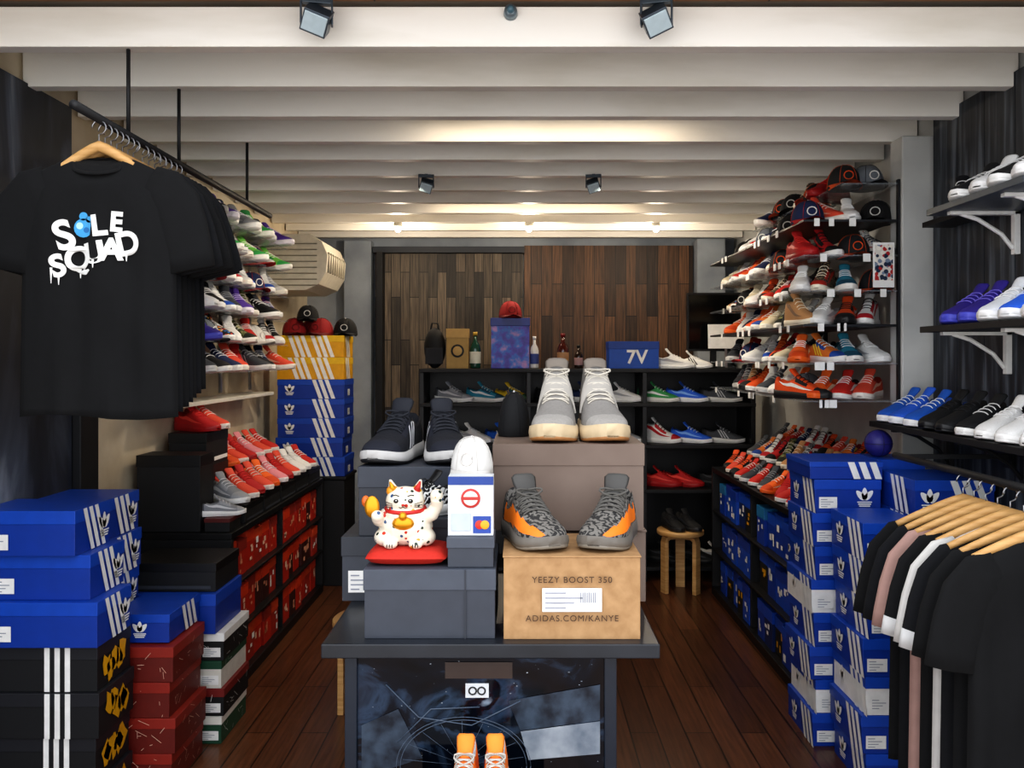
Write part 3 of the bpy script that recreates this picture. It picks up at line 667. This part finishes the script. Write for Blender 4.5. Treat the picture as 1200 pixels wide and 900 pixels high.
for q in(.155,.165): b.tube([(-.14+q*math.cos(a),y-.001,.50+q*.73*math.sin(a)) for a in [k*2*math.pi/40 for k in range(41)]],.001,WL,5)
b.tube([(-.33,y-.001,.70),(-.25,y-.001,.62),(-.12,y-.001,.60),(.0,y-.001,.66)],.0016,WL,5); b.tube([(-.30,y-.001,.56),(-.22,y-.001,.64),(-.10,y-.001,.645)],.0016,WL,5)
rd=random.Random(4)
for k in range(60):
    x=rd.uniform(-.39,.19); z=rd.uniform(.45,.76); s=rd.uniform(.001,.004); b.add([(x,y-.0005,z),(x+s,y-.0005,z),(x+s,y-.0005,z+s*.6),(x,y-.0005,z+s*.6)],[(0,1,2,3)],gm)
b.obj('panel_graphics',parent=tab)
CARD=noise_mat('kraft_board',[(.3,'#9c7850'),(.7,'#b38f66')],(1,1,1),30,5,.7,.05)
o=carton(-.041,.290,2.065,2.33,TZ,TZ+.202,CARD,CARD,[],lidh=.02,name='cardboard_shoe_box')
TB=M('#4e3826',.7)
rx=(math.radians(90),0,0)
text_on('YEEZY BOOST 350',.021,TB,(0,-.139,.145),rx,o,spacing=1.15); text_on('ADIDAS.COM/KANYE',.021,TB,(0,-.139,.052),rx,o,spacing=1.15)
b=MB(); b.box(-.072,.072,-.1375,-.1362,.068,.125,WHITE); 
for k in range(4): b.box(-.065,-.065+.05+.02*(k%3),-.1383,-.1376,.076+k*.012,.079+k*.012,PRINT)
for k in range(8): b.box(.02+k*.005,.0225+k*.005,-.1383,-.1376,.09,.115,PRINT)
b.obj('label',parent=o)
o=carton(-.379,-.062,2.07,2.36,TZ,TZ+.168,GYB,GYB2,[],lidh=.3)
b=MB(); b.box(.085,.088,-.1495,-.147,0,.168,DGREY); b.obj('strip',parent=o)
carton(-.50,-.14,2.39,2.68,TZ,1.0,GYB,DGREY,[('F','label',PRINT,.05)]); carton(-.455,-.13,2.40,2.68,1.001,1.195,DGREY,GYB,[])
carton(-.035,.35,2.385,2.69,TZ,1.02,TAUPE,TAUPE,[],lidh=.03); carton(-.075,.342,2.37,2.69,1.021,1.262,TAUPE,TAUPE,[],lidh=.25)
def cushion(x,y,z,w,d,h,mat,name):
    b=MB(); n=14; vs=[];fs=[]
    for s in(1,-1):
        for i in range(n+1):
            for j in range(n+1):
                u=-1+2*i/n;v=-1+2*j/n; e=max(0,(1-u**4)*(1-v**4))**.4
                vs.append((u*w/2*(1-.04*v*v),v*d/2*(1-.04*u*u),h/2+s*h/2*e))
        o=0 if s==1 else (n+1)**2
        for i in range(n):
            for j in range(n):
                f=(o+i*(n+1)+j,o+(i+1)*(n+1)+j,o+(i+1)*(n+1)+j+1,o+i*(n+1)+j+1); fs.append(f if s==1 else f[::-1])
    b.add(vs,fs,mat,True)
    return b.obj(name,(x,y,z))
cushion(-.282,2.17,.989,.205,.17,.04,M('#b82414',.75,scale=90),'red_cushion')
carton(-.178,-.066,2.085,2.19,.989,1.062,GYB,GYB2,[],lidh=.35)
b=MB(); b.box(-.056,.056,-.03,.03,0,.145,M('#cfd4d8',.4)); y=-.031
b.box(-.056,.056,y-.001,y+.002,.125,.1455,M('#1f3f8a',.4)); b.cyl((.0,y,.092),(.0,y-.0015,.092),.024,.024,M('#b8322c',.4)); b.cyl((0,y-.001,.092),(0,y-.0025,.092),.018,.018,M('#e9e4dc',.4)); b.box(-.018,.018,y-.0035,y-.002,.088,.096,M('#b8322c',.4))
b.box(-.048,.0,y-.001,y,.012,.055,M('#b9c3cc',.4)); b.box(.006,.05,y-.001,y,.006,.048,M('#24459a',.4))
b.cyl((.022,y-.001,.027),(.022,y-.0025,.027),.011,.011,M('#d8301f',.4)); b.cyl((.035,y-.001,.027),(.035,y-.003,.027),.011,.011,M('#f0a020',.4))
b.obj('card_sign_box',(-.123,2.135,1.063),bevel=.001)
carton(-.18,-.08,2.20,2.35,.989,1.19,GYB,DGREY,[]); place(capw,'baseball_cap',(-.130,2.285,1.192),-12,(.72,.64,.85))
carton(-.34,-.19,2.265,2.355,.989,1.075,GYB,DGREY,[])
zebra=wave_mat('zebra_knit','#111214','#e6e6e4',26,9,.8,.45,.5)
me=sneaker_mesh(zebra,WHITE,BLACK,BLACK,style='run',mark='none',hero=True); place(me,'sneaker',(-.255,2.30,1.076),125,.85)
bel=wave_mat('grey_knit','#2a2929','#74716c',34,9,.85,.3,.7); og=M('#f07c18',.6); bs=M('#6a655e',.5)
for sd,x,rz in ((1,.040,200),(-1,.222,160)):
    me=sneaker_mesh(bel,bs,M('#4a4947',.7),M('#5c5a56',.9),style='run',mark='none',hero=True,side=sd,band=og,outsole=M('#7a7368',.5))
    place(me,'sneaker',(x-.01*sd,2.215,TZ+.203),rz,(1.30,.92,1.22))
g1=M('#86837f',.9,scale=200,bump=.2); g2=M('#989590',.9,scale=200); 
STY['tall']=dict(H=[(0,.135),(.04,.172),(.1,.178),(.2,.172),(.3,.172),(.38,.170),(.45,.145),(.55,.112),(.65,.090),(.75,.074),(.85,.062),(.93,.052),(1,.034)],S=[(0,.040),(.5,.036),(1,.032)],op=.34)
for sd,x,rz in((-1,.098,176),(1,.238,184)):
    me=sneaker_mesh(g1,M('#c9b594',.6),M('#7d756c',.9),M('#c4beb2',.9),toe=g2,style='tall',mark='none',hero=True,side=sd,outsole=M('#a06f42',.6),inn=M('#6d6a68',.9),strap=M('#a5a19a',.85))
    place(me,'high_top_sneaker',(x,2.525,1.263),rz,(1.38,1.05,1.25))
place(capb,'baseball_cap',(-.02,2.62,1.264),170,(.62,.55,1.15))
nvy=M('#10131c',.85,scale=200,bump=.2)
for sd,x,rz in((-1,-.375,166),(1,-.222,192)):
    me=sneaker_mesh(nvy,M('#b9b8b6',.5),M('#d9dbe0',.6),M('#1c1f28',.8),toe=M('#171b28',.8),style='run',mark='stripes',hero=True,side=sd,outsole=BLK2)
    place(me,'sneaker',(x,2.545,1.196),rz,(1.35,.98,1.3))
b=MB(); b.box(-.25,.06,1.66,2.02,0,.50,BLK2); b.box(-.26,.07,1.65,2.025,.50,.52,M('#1b1f26',.3)); b.obj('display_plinth',bevel=.003)
for sd,x in((-1,-.128),(1,-.05)):
    me=sneaker_mesh(M('#e06c14',.8,scale=150),M('#c8c6c0',.5),M('#e8862a',.7),M('#b8b4ac',.8),style='run',mark='none',hero=True,side=sd,toe=M('#e87a18',.8),inn=M('#c9ccd0',.8),heel=og)
    place(me,'sneaker',(x,1.86,.521),182 if sd>0 else 178,(.80,.95,1.0))
# ---------------------------------------------------------------- lucky cat
catm=voro_mat('floral_ceramic','#e2dac8',[(0,'#e2dac8'),(.35,'#2c3a30'),(.5,'#b8301f'),(.62,'#c8952a'),(.75,'#33507a'),(.85,'#e2dac8')],75,.34,.25)
cat=empty('lucky_cat_figurine',(-.292,2.17,1.026))
b=MB(); W_=catm
b.ell((0,0,.046),(.066,.050,.048),W_); b.ell((0,-.004,.075),(.052,.044,.034),W_); b.ell((0,-.008,.108),(.047,.038,.034),W_,20,12)
for s in(-1,1):
    b.ell((s*.030,-.045,.012),(.018,.016,.012),W_); b.ell((s*.046,-.012,.022),(.028,.034,.022),W_)
    b.cyl((s*.028,-.004,.128),(s*.037,-.004,.158),.015,.003,W_,12)
b.tube([(.045,-.012,.068),(.066,-.020,.078),(.078,-.026,.100),(.078,-.034,.118)],[.018,.017,.015,.016],W_,12); b.ell((.078,-.036,.125),(.016,.014,.015),W_)
b.tube([(-.045,-.012,.072),(-.062,-.028,.066),(-.060,-.045,.074)],[.018,.017,.015],W_,12); b.ell((-.06,-.048,.078),(.015,.013,.014),W_)
o=b.obj('body',parent=cat); rm=o.modifiers.new('r','REMESH'); rm.mode='VOXEL'; rm.voxel_size=.0028; rm.use_smooth_shade=True; sm=o.modifiers.new('s','SMOOTH'); sm.iterations=4
b=MB(); GOLD=M('#d8951e',.3,.6); CR=M('#b81e18',.5); K=BLACK
b.tube([(.046*math.cos(a),-.004+.040*math.sin(a),.088+.004*math.sin(a)) for a in [k*2*math.pi/28 for k in range(29)]],.005,CR,8)
b.ell((0,-.052,.078),(.010,.010,.010),GOLD,12,8); b.ell((0,-.046,.060),(.026,.010,.016),GOLD,14,8)
for s in(-1,1):
    b.cyl((s*.0275,-.0125,.132),(s*.036,-.012,.153),.010,.002,CR if s>0 else GOLD,10)
    b.ell((s*.017,-.0435,.112),(.0062,.003,.0052),K,12,6); b.ell((s*.0165,-.0455,.1135),(.0018,.0015,.0018),WHITE,6,4)
    b.tube([(0,-.0465,.099),(s*.005,-.0465,.0955),(s*.010,-.045,.0975)],.0009,K,5)
    for q in(-1,0,1): b.tube([(s*.026,-.040,.101+q*.003),(s*.044,-.034,.102+q*.007)],.0007,K,4)
    b.tube([(s*.010,-.042,.123),(s*.018,-.041,.126),(s*.025,-.038,.124)],.0012,K,4)
b.ell((0,-.047,.103),(.004,.003,.003),CR,8,5); b.ell((-.030,-.006,.130),(.016,.016,.014),M('#d8902a',.3),12,8)
b.ell((-.074,-.040,.098),(.018,.008,.026),GOLD,14,8); b.ell((-.092,-.022,.108),(.010,.010,.014),M('#d86a2a',.4),10,6)
for s in (-1,1):
    for q in(-1,0,1): b.ell((s*.030+q*.006,-.061,.010),(.0012,.001,.005),K,6,4)
b.obj('face_and_trim',parent=cat)
cat.scale=(1.06,1.06,1.06)
# ---------------------------------------------------------------- garments
def shirt(name,mat,loc,rz,w=.215,h=.74,sl=1.0,amp=.006,T=.03,trim=None,seed=0,parent=None,sleevemat=None,thin=.020):
    rnd=random.Random(seed); ph=rnd.uniform(0,6); b=MB()
    def hw(z):
        if z>-.055: return .075+(w-.02-.075)*(-z/.055)**.9
        return w-.02+ .02*min(1,(-z-.055)/.15)+.012*(-z/h)
    def f(x,z,s):
        W=hw(z); q=min(1,abs(x)/W); base=T*(1-q**4)**.5*min(1,.35+(-z)/.12)
        fold=amp*(min(1,-z/.3))*(math.sin(x*46+ph+z*2.5)+.6*math.sin(x*83-z*4+ph*2))*(1-q**6)*(1 if s<0 else -.4)
        fold+=amp*.8*math.sin(z*19+abs(x)*22+ph)*(1-q**4)
        return s*(base)+fold
    nz,nx=34,26; rings=[]
    for i in range(nz+1):
        z=-h*(i/nz)**1.15; W=hw(z); ring=[]
        hem=.008*math.sin(ph) if i==nz else 0
        for j in range(nx+1):
            x=-W+2*W*j/nx; zz=z
            nk=max(0,1-(x/.075)**2); 
            if z>-.09: zz=z-.05*nk*(1-(-z/.09))
            ring.append((x,f(x,z,-1),zz+hem*math.sin(x*14)))
        for j in range(nx-1,0,-1):
            x=-W+2*W*j/nx; zz=z; nk=max(0,1-(x/.075)**2)
            if z>-.09: zz=z-.012*nk*(1-(-z/.09))
            ring.append((x,f(x,z,1),zz+hem*math.sin(x*14)))
        rings.append(ring)
    b.loft(rings,mat)
    sm=sleevemat or mat
    for s in(-1,1):
        rr=[]; path=[(w-.07,-.085),(w-.03,-.105),(w+.01*sl,-.15),(w+.04*sl,-.21),(w+.065*sl,-.28),(w+.075*sl,-.325)]
        wid=[.062,.080,.088,.086,.082,.082]
        for i,(px,pz) in enumerate(path):
            d=Vector((path[min(i+1,5)][0]-path[max(0,i-1)][0],0,path[min(i+1,5)][1]-path[max(0,i-1)][1])).normalized(); nrm=Vector((-d.z,0,d.x))
            rr.append([(s*(px+nrm.x*wid[i]*math.cos(a)*.8),thin*math.sin(a)*(1+.25*math.sin(3*a+i)),pz+nrm.z*wid[i]*math.cos(a)) for a in [k*2*math.pi/16 for k in range(16)]])
        b.loft(rr,sm)
        if trim: b.loft([[tuple(Vector(p)*1.004) for p in rr[-2]],[tuple(Vector(p)*1.006) for p in rr[-1]]],trim)
    pts=[]
    for k in range(25):
        a=2*math.pi*k/24; pts.append((.073*math.cos(a),.026*math.sin(a)*1.0,-.028+ .026*math.sin(a)+(.012 if abs(math.cos(a))>.9 else 0)))
    b.tube(pts,.007,trim or mat,8,flat=.6)
    o=b.obj(name,loc,rz,parent=parent)
    return o,f
def hanger(parent,wd=.2,drop=.075):
    b=MB(); pts=[]
    for k in range(17):
        q=-1+k/8; pts.append((q*wd,-.0,.028-drop*abs(q)**1.2))
    b.tube(pts,[.008+.006*(1-abs(-1+k/8)) for k in range(17)],WOODH,8,flat=1.2)
    hk=[(0,0,.03),(0,0,.062)]+[( -.0+.020*math.cos(a),0,.082+.020*math.sin(a)) for a in [math.radians(d) for d in (-80,-50,-20,10,40,70,100,130,160,185)]]
    b.tube(hk,.0022,WIRE,6); return b.obj('hanger',parent=parent)
TEE=noise_mat('black_cotton',[(.3,'#050608'),(.7,'#08090c')],(1,1,1),40,6,.95,.1)
TEE2=noise_mat('navy_cotton',[(.3,'#07090d'),(.7,'#0c0e14')],(1,1,1),40,6,.95,.1)
RX=-1.205; RZ=2.185
for i in range(7):
    y=2.44+i*.036
    e=empty('hanging_tshirt',(RX+.0,y,RZ-.107)); 
    o,f=shirt('shirt',TEE if i%2==0 else TEE2,(0,0,.0),R(-2,2) if i else 0,w=.215,h=.745-.012*i,sl=.7 if i==0 else .7+.16*(i%3),seed=i,T=.022 if i==0 else .014,amp=.006 if i==0 else .004,thin=.018 if i==0 else .010,parent=e)
    hanger(e,.13,.075)
    if i==0:
        BLc=M('#3f9ad0',.6)
        def pr(body,size,ox,oz,rotd,mat=WHITE,off=.0035,lift=.0035):
            me=text_mesh(body,size,offset=off,extrude=.0008,spacing=.98); a=math.radians(rotd)
            for v in me.vertices:
                x=v.co.x*math.cos(a)-v.co.y*math.sin(a)+ox; z=v.co.x*math.sin(a)+v.co.y*math.cos(a)+oz
                yy=f(x,z,-1)-lift-v.co.z; v.co=(x,yy,z)
            me.materials.clear(); me.materials.append(mat); place(me,'print',parent=e)
        for ch,px,pz,s,ro in(('S',73,282,.115,16),('L',113,270,.080,8),('E',133,266,.074,-6),('S',66,317,.088,18),('Q',89,309,.094,4),('U',109,302,.082,12),('A',127,298,.086,2),('D',146,291,.092,12)):
            pr(ch,s,(px-118)*.00245+.022,-(pz-187)*.00245,ro)
        pb=MB(); gx,gz=(95-118)*.00245+.022,-(272-187)*.00245
        for (dx,dz,rr_,mt,lf) in [(0,0,.027,BLc,.0065),(-.010,.006,.010,M('#a8d8ee',.6),.0075),(.009,-.006,.008,M('#1d6aa8',.6),.0075),(0,.033,.012,BLc,.0065),(.016,.024,.009,BLc,.0065)]:
            pb.add([(gx+dx+rr_*math.cos(a),f(gx,gz,-1)-lf,gz+dz+rr_*math.sin(a)) for a in [k*2*math.pi/16 for k in range(16)]],[tuple(range(16))],mt)
        for k,(px,pz,l) in enumerate([(57,322,.035),(66,329,.022),(90,322,.02),(108,313,.014),(143,304,.016)]):
            x=(px-118)*.00245+.022; z0=-(pz-187)*.00245; pb.add([(x,f(x,z0,-1)-.006,z0+.01),(x+.008,f(x,z0,-1)-.006,z0+.01),(x+.005,f(x,z0,-1)-.006,z0-l),(x+.003,f(x,z0,-1)-.006,z0-l)],[(0,1,2,3)],WHITE)
        pb.obj('print_drips',parent=e)
for i in range(7):
    e=empty('clothes_hanger',(RX,2.72+i*.045,RZ-.107)); hanger(e,.13,.075)
b=MB(); b.cyl((RX,2.30,RZ),(RX,4.1,RZ),.013,.013,BLK2,14)
for y in(2.622,3.01,3.76): b.cyl((RX,y,RZ),(RX,y,2.4495),.006,.006,BLK2,10)
b.obj('clothes_rail')
RX=1.335; RZ=1.155
cols=[TEE,TEE,TEE2,M('#c9c7c3',.9),TEE,M('#a8877e',.9),TEE2,TEE]
for i in range(8):
    y=2.14+i*.062
    e=empty('hanging_tshirt',(RX,y,RZ-.107))
    shirt('shirt',cols[i],(0,0,0),R(-3,3),w=.21,h=.76,sl=.7,seed=30+i,T=.026 if i<1 else .02,amp=.007,trim=M('#cfcfce',.9) if i in(2,4) else None,parent=e); hanger(e)
b=MB(); b.cyl((RX,1.95,RZ),(RX,3.04,RZ),.012,.012,BLK2,14)
for y in(2.0,3.0): b.box(RX,1.722,y-.008,y+.008,RZ-.008,RZ+.008,BLK2); b.box(1.71,1.722,y-.03,y+.03,RZ-.04,RZ+.04,BLK2)
b.obj('clothes_rail')
# ---------------------------------------------------------------- ceiling fixtures and light
def spotfix(x,y,z,rz,s=1):
    b=MB(); HS=M('#4a545e',.3,.5)
    b.box(-.045,.045,-.012,.012,.055,.075,HS); b.box(-.05,-.044,-.014,.014,-.01,.075,HS); b.box(.044,.05,-.014,.014,-.01,.075,HS)
    T=Matrix.Rotation(math.radians(rz*1.6),4,'Y')@Matrix.Rotation(math.radians(38),4,'X'); b.box(-.040,.040,-.035,.035,-.03,.04,HS,T); b.box(-.036,.036,-.041,-.034,-.024,.034,M('#b9ccd4',.15,.2),T)
    for k in range(4): b.box(-.038,.038,.035,.045,-.024+.016*k,-.018+.016*k,HS,T)
    b.box(-.01,.01,.0,.085,.06,.08,HS)
    return b.obj('spotlight_fixture',(x,y,z),rz,s,.002)
spotfix(-.60,2.51,2.49,12,.95); spotfix(.40,2.51,2.49,-14,.95)
spotfix(-.485,4.385,2.385,10,.8); spotfix(.375,4.385,2.385,-10,.8)
def slight(x,y,z,tx,ty,tz,p):
    l=bpy.data.lights.new('spot_bulb','SPOT'); l.energy=p; l.color=(1,.88,.72); l.spot_size=math.radians(100); l.spot_blend=.8; l.shadow_soft_size=.04
    o=bpy.data.objects.new('spot_bulb',l); scene.collection.objects.link(o); o.location=(x,y,z); o.rotation_euler=(Vector((tx,ty,tz))-Vector((x,y,z))).to_track_quat('-Z','Y').to_euler()
slight(-.485,4.30,2.34,-1.5,4.9,1.4,40); slight(.375,4.30,2.34,1.5,4.9,1.4,40)
b=MB(); b.cyl((0,0,0),(0,.03,0),.018,.022,M('#7f8f98',.3,.6)); b.ell((0,-.004,0),(.012,.012,.012),M('#4a6a78',.2),12,8); b.obj('sprinkler',(-.03,2.569,2.55))  # small sprinkler head on the front beam face
def lamp(x,y,z,p,col=(1,.85,.66),r=.03):
    b=MB(); b.cyl((0,0,.015),(0,0,.05),.03,.03,M('#d8d4c8',.4)); b.ell((0,0,.005),(.022,.022,.02),M('#fff0d0',.4,emit=4),12,8); o=b.obj('ceiling_lamp',(x,y,z))
    l=bpy.data.lights.new('bulb','POINT'); l.energy=p; l.color=col; l.shadow_soft_size=r; lo=bpy.data.objects.new('bulb',l); scene.collection.objects.link(lo); lo.location=(0,0,-.05); lo.parent=o
for x in(-.86,.06,.95): lamp(x,5.985,2.40,10)
def tube(x,y,z,ln,p,col=(1,.82,.6)):
    b=MB(); b.box(-ln/2,ln/2,-.02,.02,.03,.05,M('#d8d6d0',.4)); b.cyl((-ln/2,0,.015),(ln/2,0,.015),.012,.012,M('#fff0d8',.4,emit=1)); o=b.obj('tube_lamp',(x,y,z))
    l=bpy.data.lights.new('tube_light','AREA'); l.shape='RECTANGLE'; l.size=ln; l.size_y=.04; l.energy=p; l.color=col; lo=bpy.data.objects.new('tube_light',l); scene.collection.objects.link(lo); lo.location=(0,0,-.0); lo.parent=o
tube(.15,3.56,2.545,1.1,3.5); tube(.1,5.40,2.545,1.3,5)
w=bpy.data.worlds.new('daylight'); scene.world=w; w.use_nodes=True; nt=w.node_tree; bg=nt.nodes['Background']
tc=nt.nodes.new('ShaderNodeTexCoord'); sp=nt.nodes.new('ShaderNodeSeparateXYZ'); nt.links.new(tc.outputs['Generated'],sp.inputs[0])
r=nt.nodes.new('ShaderNodeValToRGB'); e=r.color_ramp.elements; e[0].position=.35; e[0].color=(.80,.78,.75,1); e[1].position=.62; e[1].color=(.93,.95,1,1)
mr=nt.nodes.new('ShaderNodeMapRange'); mr.inputs[1].default_value=-1; mr.inputs[2].default_value=1; nt.links.new(sp.outputs[2],mr.inputs[0]); nt.links.new(mr.outputs[0],r.inputs[0]); nt.links.new(r.outputs[0],bg.inputs[0])
bg.inputs[1].default_value=2.5
# ---------------------------------------------------------------- camera
cd=bpy.data.cameras.new('camera'); cam=bpy.data.objects.new('camera',cd); scene.collection.objects.link(cam)
cam.location=(0,0,1.5); cam.rotation_euler=(math.radians(90),0,0); cd.lens=30; cd.sensor_width=36; cd.shift_x=-10/1200; cd.shift_y=-30/1200; cd.clip_start=.05
scene.camera=cam
scene.view_settings.view_transform='Standard'
try: scene.view_settings.look='Medium High Contrast'
except Exception as ex: print('look',ex)
